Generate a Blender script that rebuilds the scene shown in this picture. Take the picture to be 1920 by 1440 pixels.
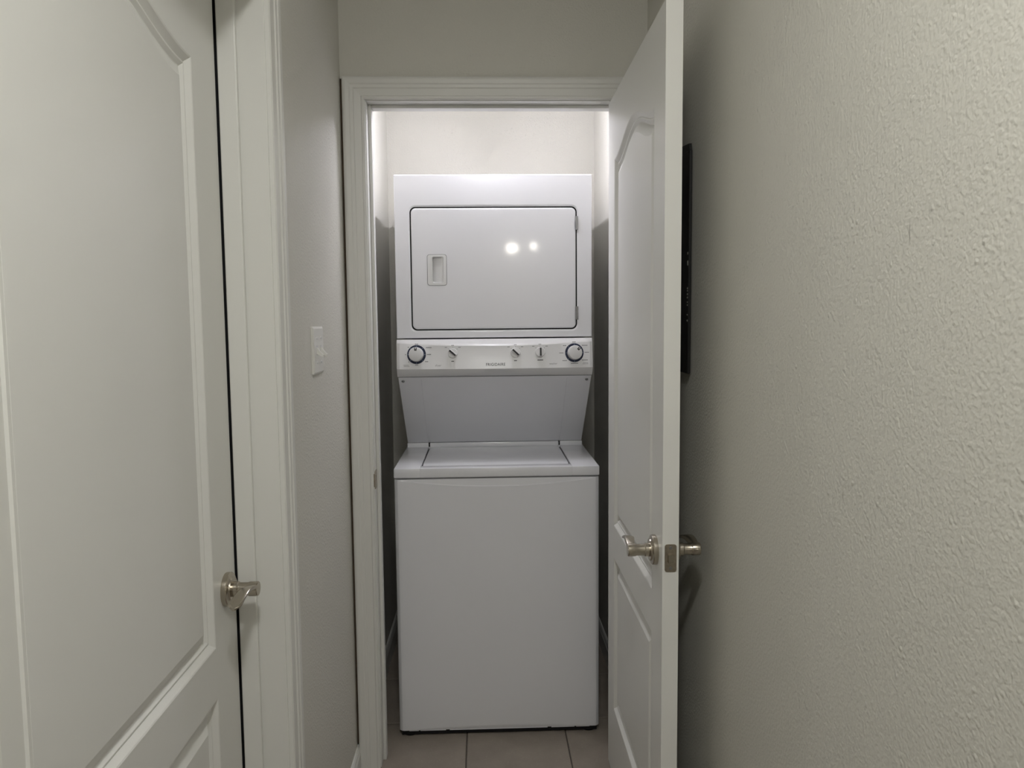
import bpy, bmesh, math, random
from mathutils import Vector, Matrix

for o in list(bpy.data.objects):
    bpy.data.objects.remove(o, do_unlink=True)
SC = bpy.context.scene
COL = SC.collection
random.seed(7)

# ------------------------------------------------------------------ camera
def camera_matrix(pitch, yaw, roll, loc):
    a, b, c = (math.radians(v) for v in (pitch, yaw, roll))
    f = Vector((-math.sin(b) * math.cos(a), math.cos(b) * math.cos(a), math.sin(a)))
    r = Vector((math.cos(b), math.sin(b), 0))
    u = r.cross(f)
    r2 = r * math.cos(c) + u * math.sin(c)
    u2 = -r * math.sin(c) + u * math.cos(c)
    m = Matrix((r2, u2, -f)).transposed().to_4x4()
    m.translation = Vector(loc)
    return m
cam = bpy.data.cameras.new('camera')
cam.sensor_fit = 'HORIZONTAL'
cam.sensor_width = 36.0
cam.lens = 36.0 * 1441.55 / 1920.0
cam.clip_start = 0.02
camo = bpy.data.objects.new('camera', cam)
COL.objects.link(camo)
camo.matrix_world = camera_matrix(-4.7397, -2.052, -0.5382, (0, 0, 1.4176))
SC.camera = camo

# ------------------------------------------------------------------ world, exposure, lamp strengths
w = bpy.data.worlds.new('world')
SC.world = w
w.use_nodes = True
w.node_tree.nodes['Background'].inputs[0].default_value = (0, 0, 0, 1)
w.node_tree.nodes['Background'].inputs[1].default_value = 0
SC.view_settings.view_transform = 'Standard'
SC.view_settings.look = 'None'
SC.view_settings.gamma = 1
SC.view_settings.use_curve_mapping = False
SC.view_settings.exposure = 0.0
SC.cycles.use_adaptive_sampling = True
SC.cycles.adaptive_threshold = 0.025
SC.cycles.max_bounces = 8
HALL_LAMP = ((0.02, 0.15), 164.0, (1.0, 1.0, 0.975))
CLOSET_LAMP = ((0.04, 2.56, 2.91, 2.205), 121.0, (1.0, 0.985, 1.09))   # LED batten: x, y0, y1, z
ROOM_LAMPS = (((0.45, -6.60), 130.0), ((0.775, -6.45), 110.0))
ROOM_COL = (1.0, 0.95, 0.85)

# ------------------------------------------------------------------ materials
def mat(name, col, rough=0.5, metal=0.0, spec=0.5, var=0.0, vscale=8.0, bump=0.0, bscale=60.0,
        bdist=0.002, coat=0.0, aniso_noise=None, emit=None):
    m = bpy.data.materials.new(name)
    m.use_nodes = True
    nt = m.node_tree
    b = nt.nodes['Principled BSDF']
    b.inputs['Base Color'].default_value = (*col, 1)
    b.inputs['Roughness'].default_value = rough
    b.inputs['Metallic'].default_value = metal
    b.inputs['Specular IOR Level'].default_value = spec
    b.inputs['Coat Weight'].default_value = coat
    b.inputs['Coat Roughness'].default_value = 0.05
    tc = nt.nodes.new('ShaderNodeTexCoord')
    if var > 0:
        n = nt.nodes.new('ShaderNodeTexNoise')
        n.inputs['Scale'].default_value = vscale
        n.inputs['Detail'].default_value = 5
        nt.links.new(tc.outputs['Object'], n.inputs['Vector'])
        r = nt.nodes.new('ShaderNodeValToRGB')
        r.color_ramp.elements[0].position = 0.3
        r.color_ramp.elements[1].position = 0.7
        r.color_ramp.elements[0].color = (*[max(0, c * (1 - var)) for c in col], 1)
        r.color_ramp.elements[1].color = (*[min(1, c * (1 + var)) for c in col], 1)
        nt.links.new(n.outputs['Fac'], r.inputs['Fac'])
        nt.links.new(r.outputs['Color'], b.inputs['Base Color'])
    if bump > 0:
        n = nt.nodes.new('ShaderNodeTexNoise')
        n.inputs['Scale'].default_value = bscale
        n.inputs['Detail'].default_value = 1
        if aniso_noise:
            mp = nt.nodes.new('ShaderNodeMapping')
            mp.inputs['Scale'].default_value = aniso_noise
            nt.links.new(tc.outputs['Object'], mp.inputs['Vector'])
            nt.links.new(mp.outputs['Vector'], n.inputs['Vector'])
        else:
            nt.links.new(tc.outputs['Object'], n.inputs['Vector'])
        bp = nt.nodes.new('ShaderNodeBump')
        bp.inputs['Strength'].default_value = bump
        bp.inputs['Distance'].default_value = bdist
        nt.links.new(n.outputs['Fac'], bp.inputs['Height'])
        nt.links.new(bp.outputs['Normal'], b.inputs['Normal'])
    if emit:
        b.inputs['Emission Color'].default_value = (*emit[0], 1)
        b.inputs['Emission Strength'].default_value = emit[1]
    return m

def wall_paint():
    """off-white paint over a sprayed orange-peel texture"""
    m = mat('wall_paint', (0.66, 0.645, 0.588), rough=0.55, spec=0.3)
    nt = m.node_tree
    b = nt.nodes['Principled BSDF']
    tc = nt.nodes.new('ShaderNodeTexCoord')
    n1 = nt.nodes.new('ShaderNodeTexNoise')
    n1.inputs['Scale'].default_value = 170
    n1.inputs['Detail'].default_value = 1
    n2 = nt.nodes.new('ShaderNodeTexVoronoi')
    n2.inputs['Scale'].default_value = 85
    n3 = nt.nodes.new('ShaderNodeTexNoise')
    n3.inputs['Scale'].default_value = 14
    n3.inputs['Detail'].default_value = 1
    r2 = nt.nodes.new('ShaderNodeMapRange')
    r2.inputs['From Min'].default_value = 0.05
    r2.inputs['From Max'].default_value = 0.35
    r2.inputs['To Min'].default_value = 1
    r2.inputs['To Max'].default_value = 0
    r3 = nt.nodes.new('ShaderNodeMapRange')
    r3.inputs['From Min'].default_value = 0.38
    r3.inputs['From Max'].default_value = 0.72
    r3.inputs['To Max'].default_value = 0.55
    mul = nt.nodes.new('ShaderNodeMath')
    mul.operation = 'MULTIPLY'
    add = nt.nodes.new('ShaderNodeMath')
    add.operation = 'MULTIPLY_ADD'
    add.inputs[1].default_value = 0.8
    for n in (n1, n2, n3):
        nt.links.new(tc.outputs['Object'], n.inputs['Vector'])
    nt.links.new(n2.outputs['Distance'], r2.inputs['Value'])
    nt.links.new(n3.outputs['Fac'], r3.inputs['Value'])
    nt.links.new(r2.outputs[0], mul.inputs[0])
    nt.links.new(r3.outputs[0], mul.inputs[1])
    nt.links.new(n1.outputs['Fac'], add.inputs[0])
    nt.links.new(mul.outputs[0], add.inputs[2])
    bp = nt.nodes.new('ShaderNodeBump')
    bp.inputs['Strength'].default_value = 0.6
    bp.inputs['Distance'].default_value = 0.0022
    nt.links.new(add.outputs[0], bp.inputs['Height'])
    nt.links.new(bp.outputs['Normal'], b.inputs['Normal'])
    return m

def tile_material():
    m = mat('floor_tile', (0.30, 0.26, 0.22), rough=0.45, spec=0.4, var=0.12, vscale=9.0, bump=0.15, bscale=90)
    nt = m.node_tree
    b = nt.nodes['Principled BSDF']
    src = b.inputs['Base Color'].links[0].from_socket
    tc = nt.nodes.new('ShaderNodeTexCoord')
    n = nt.nodes.new('ShaderNodeTexNoise')
    n.inputs['Scale'].default_value = 160
    n.inputs['Detail'].default_value = 2
    r = nt.nodes.new('ShaderNodeMapRange')
    r.inputs['From Min'].default_value = 0.6
    r.inputs['From Max'].default_value = 0.75
    r.inputs['To Max'].default_value = 0.35
    mx = nt.nodes.new('ShaderNodeMixRGB')
    mx.inputs[2].default_value = (0.48, 0.43, 0.37, 1)
    nt.links.new(tc.outputs['Object'], n.inputs['Vector'])
    nt.links.new(n.outputs['Fac'], r.inputs['Value'])
    nt.links.new(r.outputs[0], mx.inputs[0])
    nt.links.new(src, mx.inputs[1])
    nt.links.new(mx.outputs[0], b.inputs['Base Color'])
    return m

M = {
    'wall': wall_paint(),
    'plain_wall': mat('plain_wall_paint', (0.66, 0.645, 0.588), rough=0.6, spec=0.3),
    'ceiling': mat('ceiling_paint', (0.72, 0.71, 0.67), rough=0.8, spec=0.2),
    'trim': mat('trim_enamel', (0.74, 0.735, 0.70), rough=0.38, spec=0.4, bump=0.05, bscale=35, aniso_noise=(1, 1, 0.15)),
    'door': mat('door_enamel', (0.79, 0.785, 0.75), rough=0.4, spec=0.4, bump=0.10, bscale=260, bdist=0.0006,
                aniso_noise=(1, 1, 0.06)),
    'enamel': mat('white_enamel', (0.84, 0.845, 0.88), rough=0.22, spec=0.5, coat=0.3),
    'plastic': mat('white_plastic', (0.78, 0.78, 0.78), rough=0.3, spec=0.5),
    'grey_plastic': mat('pale_grey_plastic', (0.62, 0.62, 0.62), rough=0.35),
    'black': mat('black_gap', (0.008, 0.008, 0.009), rough=0.6, spec=0.2),
    'rubber_and_shade': mat('black_rubber_and_gap_shade', (0.012, 0.012, 0.013), rough=0.7, spec=0.2),
    'print': mat('black_print', (0.02, 0.02, 0.022), rough=0.5),
    'greyprint': mat('grey_print', (0.33, 0.33, 0.33), rough=0.5),
    'softprint': mat('dark_grey_print', (0.17, 0.17, 0.175), rough=0.5),
    'navy': mat('navy_print', (0.012, 0.02, 0.055), rough=0.4),
    'tick': mat('pale_blue_print', (0.30, 0.36, 0.46), rough=0.4),
    'nickel': mat('satin_nickel', (0.50, 0.455, 0.385), rough=0.26, metal=1.0, bump=0.05, bscale=500, bdist=0.0003),
    'latch': mat('aged_nickel', (0.40, 0.355, 0.29), rough=0.38, metal=1.0, var=0.15, vscale=120),
    'steel': mat('dull_steel', (0.34, 0.34, 0.34), rough=0.4, metal=1.0),
    'brownwood': mat('raw_brown_board', (0.075, 0.052, 0.032), rough=0.9, var=0.2, vscale=20),
    'switch': mat('switch_plastic', (0.76, 0.75, 0.71), rough=0.3),
    'sign': mat('black_painted_board', (0.006, 0.006, 0.006), rough=0.45, var=0.2, vscale=30),
    'signmark': mat('faded_white_paint', (0.45, 0.44, 0.40), rough=0.6),
    'scuff': mat('grey_scuff', (0.36, 0.345, 0.31), rough=0.7),
    'tile': tile_material(),
    'grout': mat('grout', (0.10, 0.085, 0.072), rough=0.9, var=0.15, vscale=60),
    'porcelain': mat('white_porcelain', (0.75, 0.75, 0.74), rough=0.3),
    'carpet': mat('plain_room_floor', (0.13, 0.11, 0.09), rough=0.9),
}

# ------------------------------------------------------------------ mesh helpers
def finish(name, bm, m, parent=None, smooth=None, recalc=True):
    if recalc:
        bmesh.ops.recalc_face_normals(bm, faces=bm.faces)
    if smooth is not None:
        lim = math.radians(smooth)
        for f in bm.faces:
            f.smooth = True
        for e in bm.edges:
            if len(e.link_faces) == 2:
                e.smooth = e.calc_face_angle(0) < lim
            else:
                e.smooth = True
    me = bpy.data.meshes.new(name)
    bm.to_mesh(me)
    bm.free()
    me.materials.append(m if not isinstance(m, str) else M[m])
    o = bpy.data.objects.new(name, me)
    COL.objects.link(o)
    if parent is not None:
        o.parent = parent
    return o

def box(bm, x0, x1, y0, y1, z0, z1, bev=0.0, seg=2):
    g = bmesh.ops.create_cube(bm, size=1.0)
    for v in g['verts']:
        v.co = Vector(((x0 + x1) / 2 + v.co.x * (x1 - x0), (y0 + y1) / 2 + v.co.y * (y1 - y0), (z0 + z1) / 2 + v.co.z * (z1 - z0)))
    if bev > 0:
        es = list({e for v in g['verts'] for e in v.link_edges})
        bmesh.ops.bevel(bm, geom=es, offset=bev, segments=seg, profile=0.5, affect='EDGES')

def boxes(name, m, lst, parent=None, bev=0.0, smooth=None):
    bm = bmesh.new()
    for b in lst:
        box(bm, *b, bev=bev)
    return finish(name, bm, m, parent, smooth)

def tag(o, label, cat=None, group=None, kind=None):
    if label:
        o['label'] = label
    if cat:
        o['category'] = cat
    if group:
        o['group'] = group
    if kind:
        o['kind'] = kind
    return o

def struct(o, label, cat):
    return tag(o, label, cat, kind='structure')

def empty(name, loc=(0, 0, 0), rz=0.0):
    o = bpy.data.objects.new(name, None)
    o.empty_display_size = 0.05
    COL.objects.link(o)
    o.location = loc
    o.rotation_euler = (0, 0, rz)
    return o

def lathe(bm, prof, frame, n=40):
    """prof: [(radius, height)] along frame's axis. frame=(origin, U, V, W)"""
    O, U, V, W = frame
    rings = []
    for r, h in prof:
        if r < 1e-6:
            rings.append([bm.verts.new(O + W * h)])
        else:
            rings.append([bm.verts.new(O + U * (r * math.cos(2 * math.pi * i / n)) + V * (r * math.sin(2 * math.pi * i / n)) + W * h) for i in range(n)])
    for a, b in zip(rings[:-1], rings[1:]):
        for i in range(n):
            j = (i + 1) % n
            if len(a) == 1 and len(b) == 1:
                continue
            if len(a) == 1:
                bm.faces.new((a[0], b[i], b[j]))
            elif len(b) == 1:
                bm.faces.new((a[i], a[j], b[0]))
            else:
                bm.faces.new((a[i], a[j], b[j], b[i]))
    for rg in (rings[0], rings[-1]):
        if len(rg) > 2:
            bm.faces.new(rg)

def rrect(u0, u1, v0, v1, r, n=7):
    pts = []
    for cu, cv, a0 in ((u1 - r, v0 + r, -90), (u1 - r, v1 - r, 0), (u0 + r, v1 - r, 90), (u0 + r, v0 + r, 180)):
        for i in range(n + 1):
            a = math.radians(a0 + 90 * i / n)
            pts.append((cu + r * math.cos(a), cv + r * math.sin(a)))
    return pts

def loop(bm, pts):
    vs = [bm.verts.new(p) for p in pts]
    return vs, [bm.edges.new((vs[i], vs[(i + 1) % len(vs)])) for i in range(len(vs))]

def bridge(bm, a, b):
    n = len(a)
    for i in range(n):
        j = (i + 1) % n
        bm.faces.new((a[i], a[j], b[j], b[i]))

def fill(bm, *edge_lists):
    es = [e for l in edge_lists for e in l]
    bmesh.ops.triangle_fill(bm, use_beauty=True, use_dissolve=False, edges=es)

# ------------------------------------------------------------------ dimensions of the place
XL, XR = -0.417, 0.4994          # hallway side walls
YW, YWB = 2.359, 2.474           # wall with the laundry closet door, hall face and closet face
YB = 3.478                       # closet back wall
H = 2.60                         # hall ceiling
HC = 2.44                        # closet ceiling
ROOM = (-2.0, 3.0, -7.6, -1.2)   # room behind the photographer
LD = (0.682, 1.552, 2.062)       # left door leaf: y0, y1, top
JL = 0.019

# ------------------------------------------------------------------ floor
f = boxes('floor', 'grout', [(-2.1, 3.1, -7.7, 3.6, -0.15, -0.0025)])
struct(f, 'beige grey ceramic tile floor with dark grout', 'floor')
P = 0.339
xs = [-0.4135 + 0.339 * i for i in range(-0, 3)]
gx0, gy0 = -0.0745, 2.6255
cols = []
x = gx0 - P
edges = [XL + 0.001]
while x < XR:
    if x > XL + 0.02:
        edges.append(x)
    x += P
edges.append(XR - 0.001)
cols = list(zip(edges[:-1], edges[1:]))
rows = []
y = gy0 + 3 * P
yedges = []
while y > -1.2:
    yedges.append(y)
    y -= P
yedges = [min(v, YB - 0.001) for v in yedges if v - P < YB]
g = 0.0022
tile_cache = {}
for (a, b) in cols:
    for (y1, y0) in zip(yedges[:-1], yedges[1:]):
        if y1 - y0 < 0.03:
            continue
        wv, dv = b - a - 2 * g, y1 - y0 - 2 * g
        key = (round(wv, 3), round(dv, 3))
        if key not in tile_cache:
            bm = bmesh.new()
            box(bm, -wv / 2, wv / 2, -dv / 2, dv / 2, -0.008, 0.0, bev=0.0012, seg=1)
            t = finish('floor_tile', bm, 'tile', f)
            tile_cache[key] = t.data
        else:
            t = bpy.data.objects.new('floor_tile', tile_cache[key])
            COL.objects.link(t)
            t.parent = f
        t.location = ((a + b) / 2, (y0 + y1) / 2, random.uniform(-0.0003, 0.0003))
# plain flooring of the room behind the photographer
o = boxes('room_flooring', 'carpet', [(-2.0, 3.0, -7.6, -1.21, -0.01, 0.0)], f)

# ------------------------------------------------------------------ walls and ceilings
T = 0.13
wl = boxes('wall_left', 'wall', [
    (XL - T, XL, -1.2, LD[0] - 0.025, 0, H + 0.05),
    (XL - T, XL, LD[0] - 0.025, LD[1] + 0.025, LD[2] + 0.03, H + 0.05),
    (XL - T, XL, LD[1] + 0.025, YB + 0.1, 0, H + 0.05)])
struct(wl, 'off-white textured hallway wall with the light switch', 'wall')
wr = boxes('wall_right', 'wall', [(XR, XR + T, -1.2, YB + 0.1, 0, H + 0.05)])
struct(wr, 'off-white orange-peel textured wall on the right of the hallway', 'wall')
OX0, OX1, OZ = -0.362, 0.441, 2.090   # rough opening for the closet door
SL = -0.4055                          # right side of the unpainted slot beside the casing
wb = boxes('wall_back', 'wall', [
    (SL, OX0, YW, YW + 0.03, 0, 2.135),
    (XL, OX0, YW + 0.03, YWB, 0, 2.135),
    (OX1, XR, YW, YWB, 0, 2.135),
    (OX0, OX1, YW, YWB, OZ, 2.135),
    (XL, XR, YW, YWB, 2.135, H + 0.05)])
struct(wb, 'off-white wall above and around the laundry closet doorway', 'wall')
boxes('gap_strip', 'brownwood', [(XL + 0.0005, SL - 0.0005, YW - 0.005, YW + 0.0295, 0.085, 2.132)], wb)
cb = boxes('wall_closet_back', 'wall', [(XL, XR, YB, YB + 0.1, 0, HC + 0.3)])
struct(cb, 'pale back wall of the laundry closet above the dryer', 'wall')
ce = boxes('ceiling_closet', 'ceiling', [(XL, XR, YWB, YB, HC, HC + 0.1)])
struct(ce, 'white ceiling inside the laundry closet', 'ceiling')
hc = boxes('ceiling', 'ceiling', [(-2.1, 3.1, -7.7, YW, H, H + 0.1)])
struct(hc, 'white hallway ceiling', 'ceiling')
rx0, rx1, ry0, ry1 = ROOM
wq = boxes('wall_room', 'plain_wall', [
    (rx0 - 0.1, rx0, ry0, ry1, 0, H), (rx1, rx1 + 0.1, ry0, ry1, 0, H),
    (rx0 - 0.1, rx1 + 0.1, ry0 - 0.1, ry0, 0, H),
    (rx0 - 0.1, XL, ry1, ry1 + 0.1, 0, H), (XR, rx1 + 0.1, ry1, ry1 + 0.1, 0, H)])
struct(wq, 'off-white walls of the room behind the hallway', 'wall')

# ------------------------------------------------------------------ baseboards
def baseboard(name, label, p0, p1, nrm, h=0.078):
    """profiled board from p0 to p1, nrm = inward normal"""
    prof = [(0, 0), (0.012, 0), (0.012, h - 0.022), (0.009, h - 0.014), (0.008, h - 0.006), (0.004, h), (0, h)]
    bm = bmesh.new()
    rings = []
    for p in (p0, p1):
        rings.append([bm.verts.new((p[0] + nrm[0] * d, p[1] + nrm[1] * d, z)) for d, z in prof])
    bridge(bm, rings[0], rings[1])
    bm.faces.new(rings[0])
    bm.faces.new(rings[1])
    o = finish(name, bm, 'trim', None)
    return struct(o, label, 'baseboard')
baseboard('baseboard_left', 'short white baseboard below the light switch', (XL, 1.623), (XL, YW), (1, 0))
baseboard('baseboard_right', 'white baseboard along the right hallway wall', (XR, -1.2), (XR, YW - 0.001), (-1, 0))
baseboard('baseboard_closet_left', 'white baseboard on the closet wall left of the washer', (XL, YWB), (XL, YB), (1, 0), 0.092)
baseboard('baseboard_closet_right', 'white baseboard on the closet wall right of the washer', (XR, YWB), (XR, YB), (-1, 0), 0.092)

# ------------------------------------------------------------------ door casings and jambs
CASING = [(0, 0), (0, .008), (.003, .0105), (.008, .0108), (.0105, .0085), (.030, .0105), (.033, .0132),
          (.041, .0138), (.0445, .0162), (.055, .0172), (.060, .0166), (.0645, .0135), (.0645, 0)]
def casing(parent, mp, a0, a1, top):
    """three mitred boards around an opening a0..a1 wide and top high; mp(a, z, w) -> world"""
    for seg in ('l', 'h', 'r'):
        bm = bmesh.new()
        R = []
        for end in (0, 1):
            ring = []
            for s, wv in CASING:
                if seg == 'l':
                    p = (a0 - s, 0.0 if end == 0 else top + s)
                elif seg == 'r':
                    p = (a1 + s, 0.0 if end == 0 else top + s)
                else:
                    p = ((a0 - s) if end == 0 else (a1 + s), top + s)
                ring.append(bm.verts.new(mp(p[0], p[1], wv)))
            R.append(ring)
        bridge(bm, R[0], R[1])
        bm.faces.new(R[0])
        bm.faces.new(R[1])
        finish('casing_board', bm, 'trim', parent)

# closet doorway
t1 = empty('trim_1', (0, YW, 0))
struct(t1, 'white moulded casing and jamb around the laundry closet doorway', 'door frame')
t1m = Matrix.Translation((0, -YW, 0))
def put(o):
    o.matrix_parent_inverse = o.parent.matrix_world.inverted() if False else Matrix.Translation(-o.parent.location)
    return o
n0 = set(bpy.data.objects)
casing(t1, lambda a, z, wv: Vector((a, YW - wv, z)), -0.3455, 0.4255, 2.0735)
JX0, JX1, JZ = -0.3425, 0.4215, 2.0705
boxes('jamb_board', 'trim', [(JX0 - JL, JX0, YW, YWB, 0, JZ + JL)], t1, bev=0.0012)
boxes('jamb_board', 'trim', [(JX1, JX1 + JL, YW, YWB, 0, JZ + JL)], t1, bev=0.0012)
boxes('jamb_board', 'trim', [(JX0, JX1, YW, YWB, JZ, JZ + JL)], t1, bev=0.0012)
for nm, b in (('door_stop', (JX0, JX0 + 0.010, YW + 0.040, YW + 0.074, 0, JZ)),
              ('door_stop', (JX1 - 0.010, JX1, YW + 0.040, YW + 0.074, 0, JZ)),
              ('door_stop', (JX0 + 0.010, JX1 - 0.010, YW + 0.040, YW + 0.074, JZ - 0.010, JZ))):
    boxes(nm, 'trim', [b], t1, bev=0.002)
# strike plate on the left jamb, with curled lip
bm = bmesh.new()
pts = rrect(YW - 0.002, YW + 0.036, 0.900, 0.957, 0.006, 5)
lo, le = loop(bm, [(JX0 + 0.0016, p[0], p[1]) for p in pts])
li, lie = loop(bm, [(JX0 + 0.0016, p[0], p[1]) for p in rrect(YW + 0.010, YW + 0.026, 0.917, 0.940, 0.002, 5)])
fill(bm, le, lie)
lb, _ = loop(bm, [(JX0, p[0], p[1]) for p in pts])
bridge(bm, lo, lb)
lib, _ = loop(bm, [(JX0 - 0.008, p[0], p[1]) for p in rrect(YW + 0.010, YW + 0.026, 0.917, 0.940, 0.002, 5)])
bridge(bm, li, lib)
bm.faces.new(lib)
tag(finish('strike_plate', bm, 'latch', t1), 'nickel strike plate on the left jamb')
boxes('strike_lip', 'latch', [(JX0 - 0.0085, JX0 + 0.0016, YW - 0.0045, YW - 0.002, 0.908, 0.949)], t1, bev=0.001)
for o in set(bpy.data.objects) - n0:
    if o.parent == t1:
        put(o)

# left doorway
t2 = empty('trim_2', (XL, 1.1, 0))
struct(t2, 'white moulded casing and jamb around the closed door on the left wall', 'door frame')
n0 = set(bpy.data.objects)
casing(t2, lambda a, z, wv: Vector((XL + wv, a, z)), LD[0] - 0.008, LD[1] + 0.0055, LD[2] + 0.009)
y0, y1, zt = LD[0] - 0.003, LD[1] + 0.002, LD[2] + 0.004
boxes('jamb_board', 'trim', [(XL - T, XL, y1, y1 + JL, 0, zt + JL)], t2, bev=0.001)
boxes('jamb_board', 'trim', [(XL - T, XL, y0 - JL, y0, 0, zt + JL)], t2, bev=0.001)
boxes('jamb_board', 'trim', [(XL - T, XL, y0, y1, zt, zt + JL)], t2, bev=0.001)
SX0, SX1 = -0.5065, -0.470
boxes('door_stop', 'trim', [(SX0, SX1, y1 - 0.0115, y1, 0, zt)], t2, bev=0.0025)
boxes('door_stop', 'trim', [(SX0, SX1, y0, y0 + 0.0115, 0, zt)], t2, bev=0.0025)
boxes('door_stop', 'trim', [(SX0, SX1, y0 + 0.0115, y1 - 0.0115, zt - 0.0115, zt)], t2, bev=0.0025)
boxes('gap_shade_strip', 'rubber_and_shade', [(XL - T + 0.002, SX0 - 0.001, y1 - 0.0025, y1 + 0.001, 0.001, zt - 0.001)], t2)  # added black strip, paints the shade in the gap beside the leaf
for o in set(bpy.data.objects) - n0:
    if o.parent == t2:
        put(o)

# ------------------------------------------------------------------ moulded two-panel doors
RING = [(0.0, 0.0), (0.0025, -0.0012), (0.0095, -0.0078), (0.0120, -0.0098), (0.0138, -0.0088), (0.0160, -0.0088), (0.0225, -0.0142),
        (0.0245, -0.0146), (0.045, -0.0048), (0.0465, -0.0042)]
def arch(s, A):
    return A * 0.5 * (1 - math.cos(math.pi * s))
def panel_outline(u0, u1, v0, v1, A=0.0, n=40, t=0.0):
    u0, u1, v0, v1 = u0 + t, u1 - t, v0 + t, v1 - t
    pts = [(u0, v0), (u1, v0)]
    if A <= 0:
        return pts + [(u1, v1), (u0, v1)]
    for i in range(n + 1):
        u = u1 + (u0 - u1) * i / n
        s = 1 - abs(2 * i / n - 1)
        pts.append((u, v1 + arch(s, A)))
    return pts
def build_door(root, W, HH, TH, stile, panels, mp, both=True):
    """panels: list of (v0, v1, arch height). mp(u, v, w): w=0 is the seen face, w=-TH the other one"""
    n = 40
    us = [stile + (W - 2 * stile) * i / n for i in range(n + 1)]
    bm = bmesh.new()
    faces_w = (0.0, -TH) if both else (0.0,)
    def quad(w, a, b, c, d):
        bm.faces.new([bm.verts.new(mp(p[0], p[1], w)) for p in (a, b, c, d)])
    for w in (0.0, -TH):
        quad(w, (0, 0), (stile, 0), (stile, HH), (0, HH))
        quad(w, (W - stile, 0), (W, 0), (W, HH), (W - stile, HH))
        prev = [0.0] * (n + 1)
        for (v0, v1, A) in panels:
            for i in range(n):
                quad(w, (us[i], prev[i]), (us[i + 1], prev[i + 1]), (us[i + 1], v0), (us[i], v0))
            prev = [v1 + (arch(1 - abs(2 * i / n - 1), A) if A > 0 else 0) for i in range(n + 1)]
        for i in range(n):
            quad(w, (us[i], prev[i]), (us[i + 1], prev[i + 1]), (us[i + 1], HH), (us[i], HH))
    for a, b in (((0, 0), (W, 0)), ((W, 0), (W, HH)), ((W, HH), (0, HH)), ((0, HH), (0, 0))):
        bm.faces.new([bm.verts.new(mp(*p)) for p in ((a[0], a[1], 0), (b[0], b[1], 0), (b[0], b[1], -TH), (a[0], a[1], -TH))])
    bmesh.ops.remove_doubles(bm, verts=bm.verts, dist=0.00005)
    finish('door_slab', bm, 'door', root)
    for (v0, v1, A) in panels:
        bm = bmesh.new()
        for w0, sgn in ((0.0, 1), (-TH, -1)):
            prev = None
            for t, d in RING:
                pts = panel_outline(stile, W - stile, v0, v1, A, n, t)
                ring = [bm.verts.new(mp(p[0], p[1], w0 + sgn * d)) for p in pts]
                if prev:
                    bridge(bm, prev, ring)
                prev = ring
            bm.faces.new(prev)
        finish('door_panel', bm, 'door', root, smooth=10)

def lever_set(root, O, U, W, thumb_tilt=0.0):
    """O rose centre on the door face, W outward normal, U direction the lever points (horizontal)"""
    Z = Vector((0, 0, 1))
    hd = empty('door_handle')
    hd.parent = root
    fr = (O, U, Z, W)
    bm = bmesh.new()
    lathe(bm, [(0.0, 0), (0.0325, 0), (0.0330, 0.002), (0.0330, 0.0085), (0.0315, 0.0105), (0.026, 0.0115), (0.0245, 0.0125),
               (0.0235, 0.0150), (0.0, 0.0150)], fr, 56)
    finish('rose', bm, 'nickel', hd, smooth=30)
    bm = bmesh.new()
    lathe(bm, [(0.0, 0.014), (0.0150, 0.014), (0.0152, 0.024), (0.0140, 0.0255), (0.0128, 0.0262), (0.0128, 0.043), (0.0134, 0.0445),
               (0.0142, 0.046), (0.0142, 0.0615), (0.0132, 0.0632), (0.0, 0.0634)], fr, 44)
    finish('lever_neck', bm, 'nickel', hd, smooth=30)
    # wave shaped blade: sections along U
    bm = bmesh.new()
    N = 22
    L = 0.108
    rings = []
    for i in range(N + 1):
        t = i / N
        zc = 0.004 + 0.010 * math.sin(t * math.pi * 1.15 - 0.25) - 0.004 * t
        th = 0.0062 - 0.0034 * t           # half thickness (vertical)
        w0 = 0.0636 - 0.004 * t * t        # outer side of the blade
        wd = 0.0165 + 0.0085 * min(1.0, t * 1.8)
        wc = w0 - wd / 2
        if t > 0.84:
            k = (t - 0.84) / 0.16
            wd *= math.sqrt(max(0.06, 1 - k * k * 0.94))
        ring = []
        K = 16
        for k in range(K):
            a = 2 * math.pi * k / K
            ca, sa = math.cos(a), math.sin(a)
            sx = math.copysign(abs(ca) ** 0.5, ca)
            sz = math.copysign(abs(sa) ** 0.7, sa)
            ring.append(bm.verts.new(O + U * (t * L - 0.004) + W * (wc + wd / 2 * sx) + Z * (zc + th * sz + 0.006 * sx * t * (1 - t))))
        rings.append(ring)
    for a, b in zip(rings[:-1], rings[1:]):
        bridge(bm, a, b)
    bm.faces.new(rings[0])
    bm.faces.new(rings[-1])
    finish('lever_blade', bm, 'nickel', hd, smooth=40)
    return hd

PANELS_L = [(0.225, 0.706, 0.0), (0.803, 1.880, 0.052)]
d1 = empty('door_1', (-0.510, LD[0], 0.006))
struct(d1, 'closed white moulded two-panel door on the left wall', 'door')
build_door(d1, LD[1] - LD[0] - 0.0128, LD[2] - 0.006, 0.035, 0.1215, PANELS_L, lambda u, v, wv: Vector((wv, u, v)))
lever_set(d1, Vector((0.0, 1.484 - LD[0], 0.893)), Vector((0, -1, 0)), Vector((1, 0, 0)))
tag(d1.children[-1], 'satin nickel lever handle on the left door')

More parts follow.
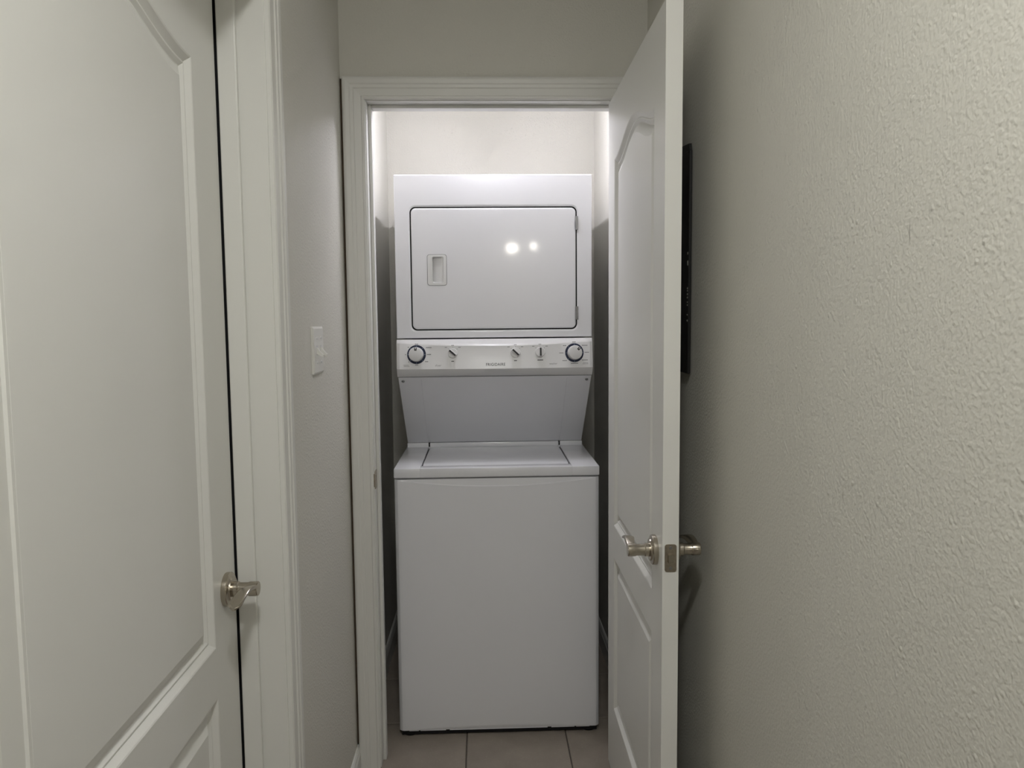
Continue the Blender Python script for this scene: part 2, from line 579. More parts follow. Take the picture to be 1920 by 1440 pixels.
TH = 0.035
d2 = empty('door_2', (0.4175, 2.352, 0.008), math.radians(-0.62))
struct(d2, 'white moulded two-panel closet door standing open against the right wall', 'door')
build_door(d2, 0.762, 2.052, TH, 0.108, [(0.225, 0.697, 0.0), (0.795, 1.868, 0.052)],
           lambda u, v, wv: Vector((-TH - wv, u - 0.762, v)))
ly = -0.762 + 0.066
lever_set(d2, Vector((-TH, ly, 0.900)), Vector((0, 1, 0)), Vector((-1, 0, 0)))
tag(d2.children[-1], 'satin nickel lever handle on the side facing the washer')
h = lever_set(d2, Vector((0, ly, 0.900)), Vector((0, 1, 0)), Vector((1, 0, 0)))
tag(h, 'satin nickel lever handle in the shadow towards the right wall')
# latch face plate on the free edge
bm = bmesh.new()
E_ = -0.762
pts = rrect(-TH / 2 - 0.0127, -TH / 2 + 0.0127, 0.871, 0.931, 0.0055, 6)
a, ae = loop(bm, [(p[0], E_ - 0.0015, p[1]) for p in pts])
b, _ = loop(bm, [(p[0], E_, p[1]) for p in pts])
bridge(bm, a, b)
bm.faces.new(a)
lp = finish('latch_plate', bm, 'latch', d2)
tag(lp, 'nickel latch plate on the door edge')
bm = bmesh.new()   # sprung latch bolt with sloping face
vs = [(-TH / 2 - 0.0065, 0.893), (-TH / 2 + 0.0065, 0.893), (-TH / 2 + 0.0065, 0.9095), (-TH / 2 - 0.0065, 0.9095)]
fr_ = [bm.verts.new((vx, E_ - (0.0115 if vx < -TH / 2 else 0.004), vz)) for vx, vz in vs]
bk_ = [bm.verts.new((vx, E_ - 0.001, vz)) for vx, vz in vs]
bridge(bm, fr_, bk_)
bm.faces.new(fr_)
finish('latch_bolt', bm, 'nickel', lp)
for zz in (0.879, 0.9235):
    bm = bmesh.new()
    lathe(bm, [(0.0, 0), (0.0036, 0), (0.0030, 0.0008), (0.0, 0.0008)],
          (Vector((-TH / 2, E_ - 0.0015, zz)), Vector((1, 0, 0)), Vector((0, 0, 1)), Vector((0, -1, 0))), 16)
    finish('screw', bm, 'steel', lp)
# three butt hinges at the jamb
for zz in (0.25, 1.02, 1.82):
    bm = bmesh.new()
    lathe(bm, [(0.0, 0), (0.0055, 0), (0.0055, 0.089), (0.0, 0.089)],
          (Vector((0.0075, -0.004, zz - 0.045)), Vector((1, 0, 0)), Vector((0, 1, 0)), Vector((0, 0, 1))), 16)
    finish('hinge', bm, 'nickel', d2, smooth=40)

# ------------------------------------------------------------------ stacked laundry unit
XC, HW = 0.038, 0.343
MX0, MX1 = XC - HW, XC + HW
YF, YD, YR = 2.538, 2.709, 3.462
lc = empty('laundry_center', (XC, 2.95, 0))
tag(lc, 'white stacked washer and dryer unit standing in the closet', 'washer dryer')
n0 = set(bpy.data.objects)

# washer cabinet and front panel
boxes('washer_cabinet', 'enamel', [(MX0, MX1, YF + 0.016, YR, 0.022, 0.8935)], lc, bev=0.003)
bm = bmesh.new()
NX = 60
grid = []
for i in range(NX + 1):
    X = -1 + 2 * i / NX
    X = math.copysign(1 - (1 - abs(X)) ** 1.5, X)
    k = 1 - X * X
    zc, zc2 = 0.8895 - 0.026 * k, 0.0195 + 0.012 * k
    rows_ = []
    side = 0.011 * max(0, (abs(X) - 0.955) / 0.045) ** 2
    zs = [0.0192, (0.0192 + zc2) / 2, zc2 - 0.0004, zc2 + 0.002] + [zc2 + 0.002 + (zc - 0.004 - zc2) * j / 6 for j in range(1, 7)] + \
         [zc, min(0.8907, zc + 0.0034), min(0.89075, max(zc + 0.0035, zc + (0.8908 - zc) * 0.5)), 0.8908]
    for z in zs:
        d = side
        if z > zc + 1e-6:
            d += min(1.0, k * 3) * (0.0030 + 0.10 * (z - zc))
        if z < zc2:
            d += 0.30 * (zc2 - z)
        rows_.append(bm.verts.new((XC + X * HW, YF + d, z)))
    rows_.append(bm.verts.new((XC + X * HW, YF + 0.02, 0.8912)))
    rows_.insert(0, bm.verts.new((XC + X * HW, YF + 0.02, 0.0188)))
    grid.append(rows_)
for a, b in zip(grid[:-1], grid[1:]):
    for j in range(len(a) - 1):
        bm.faces.new((a[j], b[j], b[j + 1], a[j + 1]))
bm.faces.new(grid[0])
bm.faces.new(grid[-1])
finish('front_panel', bm, 'enamel', lc, smooth=14)
# base, toe flange with notches, levelling feet
boxes('base_frame', 'rubber_and_shade', [(MX0 + 0.008, MX1 - 0.008, YF + 0.005, YR - 0.01, 0.0045, 0.0186), (MX0 + 0.012, MX1 - 0.012, YF + 0.02, YR - 0.01, 0.0045, 0.0225)], lc)
for a, b in ((-0.31, -0.278), (-0.272, -0.185), (-0.172, 0.165), (0.178, 0.258), (0.264, 0.31)):
    boxes('toe_flange', 'enamel', [(XC + a, XC + b, YF + 0.0035, YF + 0.012, 0.0160, 0.0192)], lc)
for fx in (MX0 + 0.035, MX1 - 0.035):
    for fy in (YF + 0.028, YR - 0.06):
        bm = bmesh.new()
        lathe(bm, [(0.0, 0), (0.024, 0), (0.025, 0.004), (0.020, 0.008), (0.010, 0.010), (0.010, 0.02), (0.0, 0.02)],
              (Vector((fx, fy, 0.0004)), Vector((1, 0, 0)), Vector((0, 1, 0)), Vector((0, 0, 1))), 24)
        finish('foot', bm, 'rubber_and_shade', lc)
# washer top with opening for the lid
ZT = 0.9286
LX0, LX1, LY0 = -0.2185, 0.2900, 2.588
YH = 2.972
boxes('washer_top', 'enamel', [
    (MX0 - 0.001, LX0, YF - 0.003, YH, 0.8965, ZT), (LX1, MX1 + 0.001, YF - 0.003, YH, 0.8965, ZT),
    (LX0 - 0.002, LX1 + 0.002, YF - 0.003, LY0 - 0.004, 0.8965, ZT),
    (MX0 - 0.001, MX1 + 0.001, YH, YR, 0.8965, ZT)], lc, bev=0.0035, smooth=30)
boxes('lid_gap_shade', 'black', [(LX0 - 0.003, LX1 + 0.003, LY0 - 0.006, YH + 0.002, 0.8945, 0.9215)], lc)  # black sheet under the lid, stands in for shade in its gaps
# lid: slightly domed, rolled front edge, finger gap in front
bm = bmesh.new()
NXL, NYL = 30, 14
g_ = 0.0048
top, bot = [], []
for i in range(NXL + 1):
    s = i / NXL
    xx = LX0 + g_ + (LX1 - LX0 - 2 * g_) * s
    kx = 1 - (2 * s - 1) ** 2
    ra, rb = [], []
    for j in range(NYL + 1):
        t = j / NYL
        yy = LY0 + 0.001 + 0.010 * (1 - kx) * 0.2 + (YH - 0.004 - LY0) * t
        z = ZT - 0.0015 + 0.0045 * kx ** 0.5 * math.sin(math.pi * min(1, t * 1.15)) ** 0.8
        if t < 0.1:
            z -= 0.007 * (1 - t / 0.1) ** 2
        ra.append(bm.verts.new((xx, yy, z)))
        rb.append(bm.verts.new((xx, yy + (0.003 if j == 0 else 0), 0.9095)))
    top.append(ra)
    bot.append(rb)
for a, b in zip(top[:-1], top[1:]):
    for j in range(NYL):
        bm.faces.new((a[j], b[j], b[j + 1], a[j + 1]))
for a, b in zip(bot[:-1], bot[1:]):
    for j in range(NYL):
        bm.faces.new((a[j], b[j], b[j + 1], a[j + 1]))
for i in range(NXL):
    bm.faces.new((top[i][0], top[i + 1][0], bot[i + 1][0], bot[i][0]))
    bm.faces.new((top[i][-1], top[i + 1][-1], bot[i + 1][-1], bot[i][-1]))
for j in range(NYL):
    bm.faces.new((top[0][j], top[0][j + 1], bot[0][j + 1], bot[0][j]))
    bm.faces.new((top[-1][j], top[-1][j + 1], bot[-1][j + 1], bot[-1][j]))
finish('lid', bm, 'enamel', lc, smooth=35)
# hinge ledge behind the lid, split at the lid edges
for b_ in ((MX0 + 0.002, LX0 - 0.0015, YH, YH + 0.02, ZT - 0.004, 0.9445), (LX0 + 0.0030, LX1 - 0.0030, YH - 0.001, YH + 0.02, ZT - 0.003, 0.9445),
           (LX1 + 0.0015, MX1 - 0.002, YH, YH + 0.02, ZT - 0.004, 0.9445)):
    boxes('hinge_ledge', 'enamel', [b_], lc, bev=0.003, smooth=30)
for gx in (LX0, LX1):
    boxes('hinge_gap', 'black', [(gx - 0.004, gx + 0.004, YH + 0.004, YH + 0.019, ZT + 0.0005, 0.943)], lc)

# slanted support column between washer and dryer
SA, SB = Vector((0, 2.697, 1.2215)), Vector((0, 2.984, 0.9455))
bm = bmesh.new()
prof = [(SA.y, SA.z), (SB.y, SB.z), (YR - 0.01, SB.z), (YR - 0.01, 1.352), (YD + 0.004, 1.352), (YD + 0.004, SA.z)]
r0 = [bm.verts.new((MX0 + 0.0035, p[0], p[1])) for p in prof]
r1 = [bm.verts.new((MX1 - 0.0035, p[0], p[1])) for p in prof]
bridge(bm, r0, r1)
bm.faces.new(r0)
bm.faces.new(r1)
finish('support_panel', bm, 'enamel', lc)
sd = (SB - SA).normalized()
sn = Vector((0, sd.z, -sd.y))
if sn.y > 0:
    sn = -sn
# shallow creases dividing the slanted panel
for cx in (-0.222, 0.292):
    bm = bmesh.new()
    vs = []
    for (t, ddx) in ((0.012, 0), (0.40, 0.0)):
        p = SA + sd * t
        vs.append([bm.verts.new((cx + dx, p.y + sn.y * h_, p.z + sn.z * h_)) for dx, h_ in ((-0.0012, -0.0002), (0, 0.0007), (0.0012, -0.0002))])
    for k in range(2):
        bm.faces.new((vs[0][k], vs[0][k + 1], vs[1][k + 1], vs[1][k]))
    finish('panel_crease', bm, 'enamel', lc)
for sx in (MX0 + 0.0185, MX1 - 0.0185):
    p = SA + sd * 0.021
    bm = bmesh.new()
    lathe(bm, [(0.0, 0), (0.0058, 0), (0.0052, 0.0018), (0.003, 0.0026), (0.0, 0.0027)],
          (Vector((sx, p.y, p.z)), Vector((1, 0, 0)), sd, sn), 18)
    finish('screw', bm, 'steel', lc, smooth=40)

# dryer cabinet with recessed door opening
DX0, DX1, DZ0, DZ1 = MX0, MX1, 1.3575, 1.921
OX = (-0.2525, 0.3288, 1.3845, 1.8115)
bm = bmesh.new()
outer = rrect(DX0 + 0.003, DX1 - 0.003, DZ0 + 0.0015, DZ1 - 0.003, 0.0015, 7)
outer2 = rrect(DX0, DX1, DZ0, DZ1, 0.002, 7)
hole = rrect(*OX, 0.0195, 7)
hole_o = rrect(OX[0] - 0.005, OX[1] + 0.005, OX[2] - 0.005, OX[3] + 0.005, 0.0245, 7)
vo, eo = loop(bm, [(p[0], YD, p[1]) for p in outer])
hole_s = rrect(OX[0] - 0.0065, OX[1] + 0.0065, OX[2] - 0.0065, OX[3] + 0.0065, 0.026, 7)
vhs, ehs = loop(bm, [(p[0], YD, p[1]) for p in hole_s])
vos, eos = loop(bm, [(p[0], YD, p[1]) for p in rrect(DX0 + 0.0045, DX1 - 0.0045, DZ0 + 0.003, DZ1 - 0.0045, 0.0015, 7)])
bridge(bm, vo, vos)
vho, eho = loop(bm, [(p[0], YD, p[1]) for p in hole_o])
bridge(bm, vho, vhs)
fill(bm, eos, ehs)
vh, _ = loop(bm, [(p[0], YD + 0.0028, p[1]) for p in hole])
bridge(bm, vho, vh)
vd, _ = loop(bm, [(p[0], YD + 0.022, p[1]) for p in hole])
bridge(bm, vh, vd)
vs2, _ = loop(bm, [(p[0], YD + 0.003, p[1]) for p in outer2])
bridge(bm, vo, vs2)
vb, _ = loop(bm, [(p[0], YR, p[1]) for p in outer2])
bridge(bm, vs2, vb)
bm.faces.new(vb)
finish('dryer_cabinet', bm, 'enamel', lc, smooth=30)
bm = bmesh.new()
ra, _ = loop(bm, [(p[0], YD + 0.0053, p[1]) for p in rrect(OX[0] - 0.0005, OX[1] + 0.0005, OX[2] - 0.0005, OX[3] + 0.0005, 0.0195, 7)])
rb_, _ = loop(bm, [(p[0], YD + 0.0053, p[1]) for p in rrect(OX[0] + 0.03, OX[1] - 0.03, OX[2] + 0.03, OX[3] - 0.03, 0.0195, 7)])
rc, _ = loop(bm, [(p[0], YD + 0.0210, p[1]) for p in rrect(OX[0] + 0.03, OX[1] - 0.03, OX[2] + 0.03, OX[3] - 0.03, 0.0195, 7)])
bridge(bm, ra, rb_)
bridge(bm, rb_, rc)
bm.faces.new(rc)
finish('door_gap_shade', bm, 'black', lc)  # black backing that paints the gap around the dryer door as deep shade
# dryer door, with hole for the grip cup
G = 0.0046
dr = (OX[0] + G, OX[1] - G, OX[2] + G, OX[3] - G)
HP = (-0.1945, -0.1265, 1.5405, 1.6485)
bm = bmesh.new()
steps = [(0.0, 0.0052), (0.0, 0.0028), (0.0012, 0.0010), (0.0032, 0.0), (0.0060, -0.0004), (0.0075, -0.0004)]
prev = None
for ins, dy in steps:
    lv, lev = loop(bm, [(p[0], YD + dy, p[1]) for p in rrect(dr[0] + ins, dr[1] - ins, dr[2] + ins, dr[3] - ins, 0.0165 - ins * 0.6, 7)])
    if prev:
        bridge(bm, prev, lv)
    prev = lv
hv, he = loop(bm, [(p[0], YD - 0.0004, p[1]) for p in rrect(*HP, 0.009, 7)])
fill(bm, lev, he)
hb, _ = loop(bm, [(p[0], YD + 0.004, p[1]) for p in rrect(*HP, 0.009, 7)])
bridge(bm, hv, hb)
dd = finish('dryer_door', bm, 'enamel', lc, smooth=30)
# grip cup
bm = bmesh.new()
i_ = 0.0012
rim = rrect(HP[0] + i_, HP[1] - i_, HP[2] + i_, HP[3] - i_, 0.008, 7)
a0, _ = loop(bm, [(p[0], YD + 0.004, p[1]) for p in rim])
a1, e1 = loop(bm, [(p[0], YD - 0.0018, p[1]) for p in rim])
bridge(bm, a0, a1)
CP = (-0.1765, -0.1375, 1.5495, 1.6405)
c0, ec0 = loop(bm, [(p[0], YD - 0.0022, p[1]) for p in rrect(*CP, 0.005, 7)])
fill(bm, e1, ec0)
prevc = c0
for k, (ins, dy) in enumerate(((0.001, 0.002), (0.002, 0.010), (0.004, 0.0172))):
    q = rrect(CP[0] + ins * 0.4, CP[1] - ins * 1.6, CP[2] + ins, CP[3] - ins, 0.005, 7)
    cx0, cx1 = CP[0], CP[1]
    cl, _ = loop(bm, [(p[0], YD - 0.0022 + (dy + 0.0022) * (1.0 - 0.78 * ((p[0] - cx0) / (cx1 - cx0)) if k > 0 else 1.0), p[1]) for p in q])
    bridge(bm, prevc, cl)
    prevc = cl
bm.faces.new(prevc)
finish('door_grip', bm, 'plastic', dd, smooth=40)
for hz in (1.7535, 1.441):
    bm = bmesh.new()
    lathe(bm, [(0.0, 0), (0.0048, 0), (0.0048, 0.0145), (0.0034, 0.0148), (0.0034, 0.0152), (0.0048, 0.0155), (0.0048, 0.030),
               (0.0034, 0.0303), (0.0034, 0.0307), (0.0048, 0.031), (0.0048, 0.046), (0.0, 0.046)],
          (Vector((OX[1] - 0.0008, YD - 0.0022, hz - 0.023)), Vector((1, 0, 0)), Vector((0, 1, 0)), Vector((0, 0, 1))), 14)
    finish('hinge', bm, 'steel', dd, smooth=40)

# control panel: bulges forward in the middle
def bulge(x):
    k = (x - XC) / HW
    return 0.026 * max(0.0, 1 - k * k)
def cp_prof(x):
    b = bulge(x)
    return [(2.7085, 1.3535), (2.7000, 1.3535), (2.6985 - b * 0.06, 1.3520), (2.6945 - b * 0.75, 1.3455 - b * 0.27), (2.6915 - b * 0.98, 1.3420 - b * 0.36),
            (2.6905 - b * 1.02, 1.3400 - b * 0.40),
            (2.6800 - b, 1.2545), (2.6785 - b, 1.2515), (2.6800 - b, 1.2490), (2.6930 - b * 0.45, 1.2300), (2.7000 - 0.2 * b, 1.2235), (2.7085, 1.2225)]
bm = bmesh.new()
NC = 64
rr = []
for i in range(NC + 1):
    k = -1 + 2 * i / NC
    x = XC + HW * k
    e = max(0, (abs(k) - 0.985) / 0.015)
    rr.append([bm.verts.new((x, min(2.7085, p[0] + 0.006 * e * e), p[1])) for p in cp_prof(x)])
for a, b in zip(rr[:-1], rr[1:]):
    bridge(bm, a, b)
bm.faces.new(rr[0])
bm.faces.new(rr[-1])
cpn = finish('control_panel', bm, 'plastic', lc, smooth=24)
def cp_frame(x, z):
    """point and basis on the printed face of the control panel"""
    def pt(xx, zz):
        pr = cp_prof(xx)
        (ya, za), (yb, zb) = pr[5], pr[6]
        t = (zz - za) / (zb - za)
        return Vector((xx, ya + (yb - ya) * t, zz))
    p = pt(x, z)
    U = (pt(x + 0.002, z) - pt(x - 0.002, z)).normalized()
    V = (pt(x, z + 0.002) - pt(x, z - 0.002)).normalized()
    Wn = U.cross(V).normalized()
    if Wn.y > 0:
        Wn = -Wn
    V = Wn.cross(U)
    if V.z < 0:
        V = -V
    return p, U, V, Wn
def cp_quad(bm, u0, u1, v0, v1, fr, h=0.0003, rot=0.0):
    p, U, V, Wn = fr
    c, s = math.cos(rot), math.sin(rot)
    vs = [bm.verts.new(p + U * (a * c - b * s) + V * (a * s + b * c) + Wn * h) for a, b in ((u0, v0), (u1, v0), (u1, v1), (u0, v1))]
    bm.faces.new(vs)
def dial(x, z, ang, marks):
    fr = cp_frame(x, z)
    p, U, V, Wn = fr
    bm = bmesh.new()
    n = 64
    ro, ri = 0.0330, 0.0215
    A = [bm.verts.new(p + U * (ro * math.cos(2 * math.pi * i / n)) + V * (ro * math.sin(2 * math.pi * i / n)) + Wn * 0.0006) for i in range(n)]
    B = [bm.verts.new(p + U * (ri * math.cos(2 * math.pi * i / n)) + V * (ri * math.sin(2 * math.pi * i / n)) + Wn * 0.0006) for i in range(n)]
    C_ = [bm.verts.new(p + U * (ro * math.cos(2 * math.pi * i / n)) + V * (ro * math.sin(2 * math.pi * i / n))) for i in range(n)]
    bridge(bm, A, B)
    bridge(bm, A, C_)
    finish('dial_ring', bm, 'navy', cpn)
    bm = bmesh.new()
    for k in range(8):
        a = math.pi / 4 * k
        cp_quad(bm, 0.0275, 0.0312, -0.0007, 0.0007, fr, 0.0008, a)
    tag(finish('dial_ticks', bm, 'tick', cpn), None, kind='stuff')
    bm = bmesh.new()
    lathe(bm, [(0.0, 0.0005), (0.0252, 0.0005), (0.0249, 0.014), (0.0242, 0.0170), (0.0228, 0.0187), (0.019, 0.0197), (0.0, 0.0201)], fr, 56)
    kn = finish('timer_knob', bm, 'plastic', cpn, smooth=35)
    bm = bmesh.new()
    cp_quad(bm, 0.0120, 0.0228, -0.0042, 0.0042, (p + Wn * 0.0201, U, V, Wn), 0.0003, ang)
    finish('pointer', bm, 'print', kn)
    bm = bmesh.new()
    cp_quad(bm, 0.0165, 0.0230, -0.0014, 0.0014, (p + Wn * 0.0202, U, V, Wn), 0.0005, ang)
    finish('pointer_line', bm, 'plastic', kn)
    bm = bmesh.new()
    for (du, dv, L) in marks:
        nseg = max(1, int(L / 0.0045))
        for q in range(nseg):
            u0 = du - L / 2 + L * q / nseg
            cp_quad(bm, u0, u0 + L / nseg * 0.86, dv - 0.0011, dv + 0.0011, fr)
    tag(finish('cycle_marks', bm, 'softprint', cpn), None, kind='stuff')
dial(-0.2345, 1.3020, math.radians(90), [(0, 0.0365, 0.012), (0.043, 0.024, 0.020), (0.044, 0.0, 0.015), (0.036, -0.0245, 0.011), (0.001, -0.0365, 0.011),
                                          (-0.0265, -0.0255, 0.004), (-0.038, 0.0, 0.004), (-0.0285, 0.0255, 0.005)])
dial(0.3150, 1.3025, math.radians(46), [(0, 0.0375, 0.013), (0.038, 0.0255, 0.021), (0.045, 0.001, 0.016), (0.037, -0.026, 0.022), (0, -0.037, 0.026),
                                         (-0.035, -0.027, 0.016), (-0.046, 0.0, 0.015), (-0.034, 0.0255, 0.012)])
def small_knob(x, z, ang, L):
    fr = cp_frame(x, z)
    p, U, V, Wn = fr
    bm = bmesh.new()
    lathe(bm, [(0.0, 0.0), (0.0172, 0.0), (0.0168, 0.0035), (0.0155, 0.0048), (0.0, 0.0052)], fr, 40)
    kn = finish('selector_knob', bm, 'plastic', cpn, smooth=35)
    c, s = math.cos(ang), math.sin(ang)
    D, N_ = U * c + V * s, -U * s + V * c
    bm = bmesh.new()
    R0 = [bm.verts.new(p + D * a + N_ * b + Wn * 0.004) for a, b in ((-0.0155, -0.0056), (0.0155, -0.0056), (0.0155, 0.0056), (-0.0155, 0.0056))]
    R1 = [bm.verts.new(p + D * a + N_ * b + Wn * 0.0150) for a, b in ((-0.0145, -0.0042), (0.0145, -0.0042), (0.0145, 0.0042), (-0.0145, 0.0042))]
    bridge(bm, R0, R1)
    bm.faces.new(R1)
    bmesh.ops.bevel(bm, geom=[e for e in bm.edges], offset=0.0009, segments=2, affect='EDGES')
    finish('grip_ridge', bm, 'plastic', kn, smooth=40)
    bm = bmesh.new()
    cp_quad(bm, -0.0138, 0.0142, -0.0030, 0.0030, (p + Wn * 0.0151, U, V, Wn), 0.0003, ang)
    finish('pointer', bm, 'print', kn)
    bm = bmesh.new()
    for a, tl in ((45, 0.008), (90, 0.010), (135, 0.008)):
        r = math.radians(a)
        cp_quad(bm, 0.0195, 0.0225, -0.0006, 0.0006, fr, 0.0003, r)
        du, dv = 0.0275 * math.cos(r) + (0.004 if a < 90 else -0.004 if a > 90 else 0), 0.0275 * math.sin(r) + (0.001 if a != 90 else 0)
        for q in range(2):
            cp_quad(bm, du - tl / 2 + tl / 2 * q, du - tl / 2 + tl / 2 * q + tl * 0.42, dv - 0.001, dv + 0.001, fr)
    tag(finish('setting_marks', bm, 'softprint', cpn), None, kind='stuff')
    bm = bmesh.new()
    nseg = max(2, int(L / 0.005))
    for q in range(nseg):
        u0 = -L / 2 + L * q / nseg
        cp_quad(bm, u0, u0 + L / nseg * 0.88, -0.0290, -0.0262, fr)
    tag(finish('knob_caption', bm, 'print', cpn), None, kind='stuff')
small_knob(-0.1085, 1.3055, math.radians(139), 0.0095)
small_knob(0.1085, 1.3055, math.radians(136), 0.0095)
small_knob(0.1945, 1.3065, math.radians(90), 0.0200)

def lettering(name, body, x, z, width, mname, shear=0.0, squash=1.0, spacing=1.0, bold=0.0):
    cu = bpy.data.curves.new(name, 'FONT')
    cu.body = body
    cu.align_x = 'CENTER'
    cu.align_y = 'CENTER'
    cu.shear = shear
    cu.space_character = spacing
    cu.size = 1.0
    cu.offset = bold
    to = bpy.data.objects.new(name, cu)
    COL.objects.link(to)
    dg = bpy.context.evaluated_depsgraph_get()
    me = bpy.data.meshes.new_from_object(to.evaluated_get(dg))
    bpy.data.objects.remove(to)
    xs_ = [v.co.x for v in me.vertices]
    k = width / (max(xs_) - min(xs_))
    x0 = (max(xs_) + min(xs_)) / 2
    p, U, V, Wn = cp_frame(x, z)
    for v in me.vertices:
        u, vv = (v.co.x - x0) * k, v.co.y * k * squash
        q = cp_frame(x + u, z)[0]
        v.co = q + V * vv + Wn * 0.0004
    me.materials.clear()
    me.materials.append(M[mname])
    o = bpy.data.objects.new(name, me)
    COL.objects.link(o)
    o.parent = cpn
    return o
tag(lettering('brand_lettering', 'FRIGIDAIRE', 0.0393, 1.2655, 0.066, 'print', spacing=1.12, squash=1.15, bold=0.010), 'small black capital lettering FRIGIDAIRE')
lettering('side_lettering', 'dryer', -0.1590, 1.2640, 0.0215, 'greyprint', shear=0.25)
lettering('side_lettering', 'washer', 0.2405, 1.2660, 0.0280, 'greyprint', shear=0.25)
bm = bmesh.new()
for (x, z, L) in ((-0.271, 1.2655, 0.018), (-0.269, 1.2615, 0.020)):
    for q in range(4):
        cp_quad(bm, L * q / 4 - L / 2, L * q / 4 - L / 2 + L * 0.21, -0.0008, 0.0008, cp_frame(x, z))
for (x, z, L) in ((0.355, 1.2675, 0.018), (0.354, 1.2635, 0.021)):
    for q in range(4):
        cp_quad(bm, L * q / 4 - L / 2, L * q / 4 - L / 2 + L * 0.21, -0.0008, 0.0008, cp_frame(x, z))
tag(finish('fine_print', bm, 'greyprint', cpn), None, kind='stuff')
for o in set(bpy.data.objects) - n0:
    if o.parent == lc:
        o.matrix_parent_inverse = Matrix.Translation(-lc.location)

# ------------------------------------------------------------------ double light switch
sw = empty('light_switch', (XL, 1.932, 1.348))
tag(sw, 'white double toggle light switch on the left wall', 'light switch')
bm = bmesh.new()
ow, oh = 0.058, 0.0585
l0, _ = loop(bm, [(0.0, p[0], p[1]) for p in rrect(-ow, ow, -oh, oh, 0.003, 4)])
l1, _ = loop(bm, [(0.0032, p[0], p[1]) for p in rrect(-ow, ow, -oh, oh, 0.003, 4)])
l2, _ = loop(bm, [(0.0062, p[0], p[1]) for p in rrect(-ow + 0.005, ow - 0.005, -oh + 0.005, oh - 0.005, 0.003, 4)])
bridge(bm, l0, l1)
bridge(bm, l1, l2)
bm.faces.new(l2)
finish('cover_plate', bm, 'switch', sw)
for ty in (-0.023, 0.023):
    bm = bmesh.new()
    box(bm, 0.006, 0.0066, ty - 0.0052, ty + 0.0052, -0.012, 0.012)
    finish('toggle_slot', bm, 'grey_plastic', sw)
    bm = bmesh.new()
    R = []
    for (dx, dz, hw, hh) in ((0.004, 0.000, 0.0045, 0.0075), (0.010, -0.0045, 0.0042, 0.0045), (0.017, -0.0105, 0.0040, 0.0032), (0.021, -0.0135, 0.0038, 0.0024)):
        R.append([bm.verts.new((dx + hh * 0.5 * k, ty + j * hw, dz + k * hh)) for j, k in ((-1, -1), (1, -1), (1, 1), (-1, 1))])
    for a, b in zip(R[:-1], R[1:]):
        bridge(bm, a, b)
    bm.faces.new(R[0])
    bm.faces.new(R[-1])
    finish('toggle', bm, 'switch', sw)
    for tz in (-0.030, 0.030):
        bm = bmesh.new()
        lathe(bm, [(0.0, 0), (0.0033, 0), (0.0026, 0.0012), (0.0, 0.0014)],
              (Vector((0.0062, ty, tz)), Vector((0, 1, 0)), Vector((0, 0, 1)), Vector((1, 0, 0))), 14)
        finish('screw', bm, 'grey_plastic', sw)

# ------------------------------------------------------------------ black board on the right wall, behind the open door
sg = empty('wall_sign', (XR, 1.99, 1.285))
tag(sg, 'narrow black board hung on the right wall behind the open door', 'sign')
bm = bmesh.new()
box(bm, -0.0105, -0.0025, -0.155, 0.155, 0.0, 0.530, bev=0.0015, seg=1)
bd = finish('board', bm, 'sign', sg)
bm = bmesh.new()   # sloping hanger at the top of the board
vs = [(-0.155, 0.530), (0.155, 0.530), (0.0, 0.56), (-0.150, 0.545)]
F0 = [bm.verts.new((-0.0095, a, b)) for a, b in vs]
F1 = [bm.verts.new((-0.0035, a, b)) for a, b in vs]
bridge(bm, F0, F1)
bm.faces.new(F0)
bm.faces.new(F1)
finish('top_edge', bm, 'sign', bd)
bm = bmesh.new()
for zz, hh in ((0.288, 0.006), (0.265, 0.011), (0.205, 0.004), (0.199, 0.003), (0.191, 0.004), (0.183, 0.004), (0.172, 0.003), (0.165, 0.003), (0.142, 0.003), (0.128, 0.004)):
    box(bm, -0.0112, -0.0104, -0.1545, -0.1475, zz - hh / 2, zz + hh / 2)
tag(finish('painted_marks', bm, 'signmark', bd), None, kind='stuff')

# scuff marks on the right wall
for (y0_, z0_, y1_, z1_, w_) in ((0.8935, 1.531, 0.8925, 1.500, 0.0016), (1.0433, 1.178, 1.0392, 1.1596, 0.0014)):
    bm = bmesh.new()
    d_ = Vector((0, y1_ - y0_, z1_ - z0_))
    n_ = Vector((0, -d_.z, d_.y)).normalized() * w_ / 2
    a_, b_ = Vector((XR - 0.0004, y0_, z0_)), Vector((XR - 0.0004, y1_, z1_))
    m_ = (a_ + b_) / 2 + n_ * 0.6
    bm.faces.new([bm.verts.new(p) for p in (a_, m_ + n_, b_, m_ - n_)])
    finish('scuff_mark', bm, 'scuff', wr)

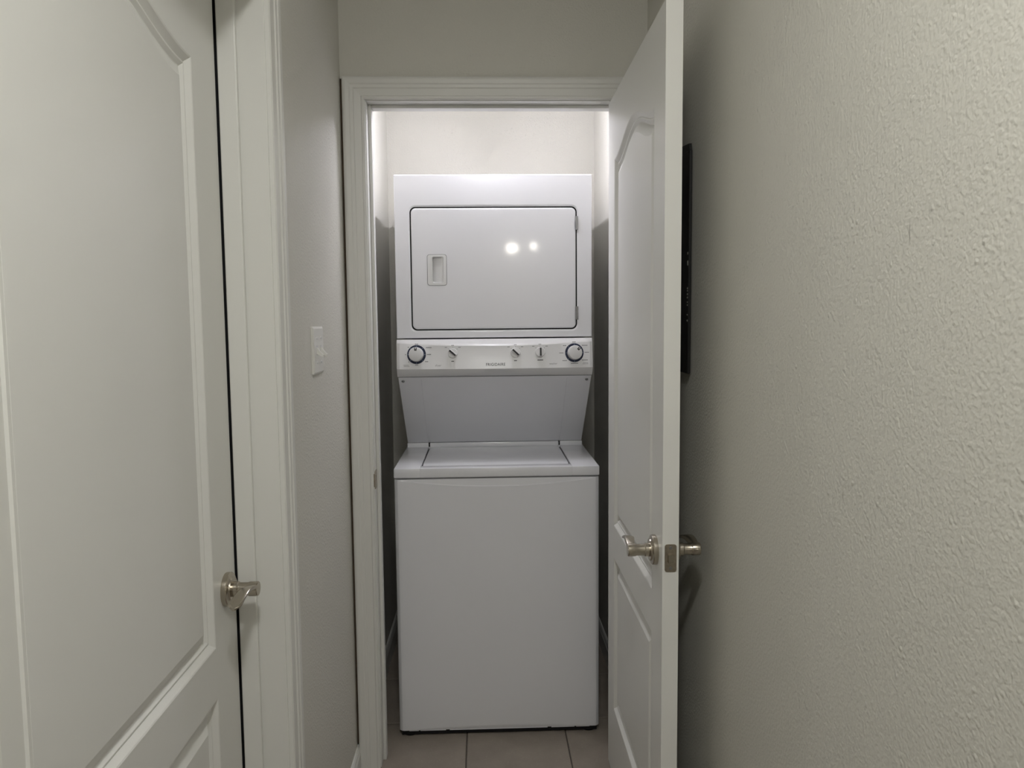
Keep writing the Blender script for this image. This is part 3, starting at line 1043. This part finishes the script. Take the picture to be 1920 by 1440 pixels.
# ------------------------------------------------------------------ lamps (out of the photograph's frame)
def glow(name, col, strength):
    m = bpy.data.materials.new(name)
    m.use_nodes = True
    nt = m.node_tree
    nt.nodes.remove(nt.nodes['Principled BSDF'])
    e = nt.nodes.new('ShaderNodeEmission')
    e.inputs[0].default_value = (*col, 1)
    e.inputs[1].default_value = strength
    nt.links.new(e.outputs[0], nt.nodes['Material Output'].inputs[0])
    return m
DN = (Vector((1, 0, 0)), Vector((0, -1, 0)), Vector((0, 0, -1)))
def ceiling_lamp(name, label, x, y, zc, r, depth, strength, col):
    root = empty(name, (x, y, zc))
    tag(root, label, 'lamp')
    O = Vector((0, 0, 0))
    bm = bmesh.new()
    lathe(bm, [(0.0, 0), (r * 1.1, 0), (r * 1.1, 0.02), (r * 1.02, 0.024), (0.0, 0.024)], (O, *DN), 40)
    finish('base_ring', bm, 'porcelain', root, smooth=30)
    bm = bmesh.new()
    lathe(bm, [(r, 0.0245), (r * 0.97, 0.024 + depth * 0.4), (r * 0.8, 0.024 + depth * 0.75), (r * 0.45, 0.024 + depth * 0.95), (0.0, 0.024 + depth)], (O, *DN), 32)
    finish('glass_dome', bm, glow(name + '_glow', col, strength), root, smooth=60)
    return root
(hx, hy), hs, hcol = HALL_LAMP
ceiling_lamp('hall_lamp', 'flat round ceiling lamp in the hallway', hx, hy, H, 0.10, 0.022, hs, hcol)
for i, ((x_, y_), s_) in enumerate(ROOM_LAMPS):
    ceiling_lamp('room_lamp', ('larger' if i == 0 else 'smaller') + ' round ceiling lamp in the room behind the hallway', x_, y_, H, 0.085 if i == 0 else 0.055, 0.12 if i == 0 else 0.085, s_, ROOM_COL)
(cx, cy0, cy1, cz), cs, ccol = CLOSET_LAMP
cl = empty('closet_lamp', (cx, (cy0 + cy1) / 2, HC))
tag(cl, 'narrow white batten lamp on the closet ceiling', 'lamp')
hl = (cy1 - cy0) / 2
boxes('lamp_housing', 'porcelain', [(-0.03, 0.03, -hl - 0.01, hl + 0.01, cz - HC + 0.016, -0.0005)], cl, bev=0.004)
bm = bmesh.new()
box(bm, -0.016, 0.016, -hl, hl, cz - HC - 0.012, cz - HC + 0.0155, bev=0.008, seg=3)
finish('light_tube', bm, glow('closet_tube_glow', ccol, cs), cl, smooth=60)
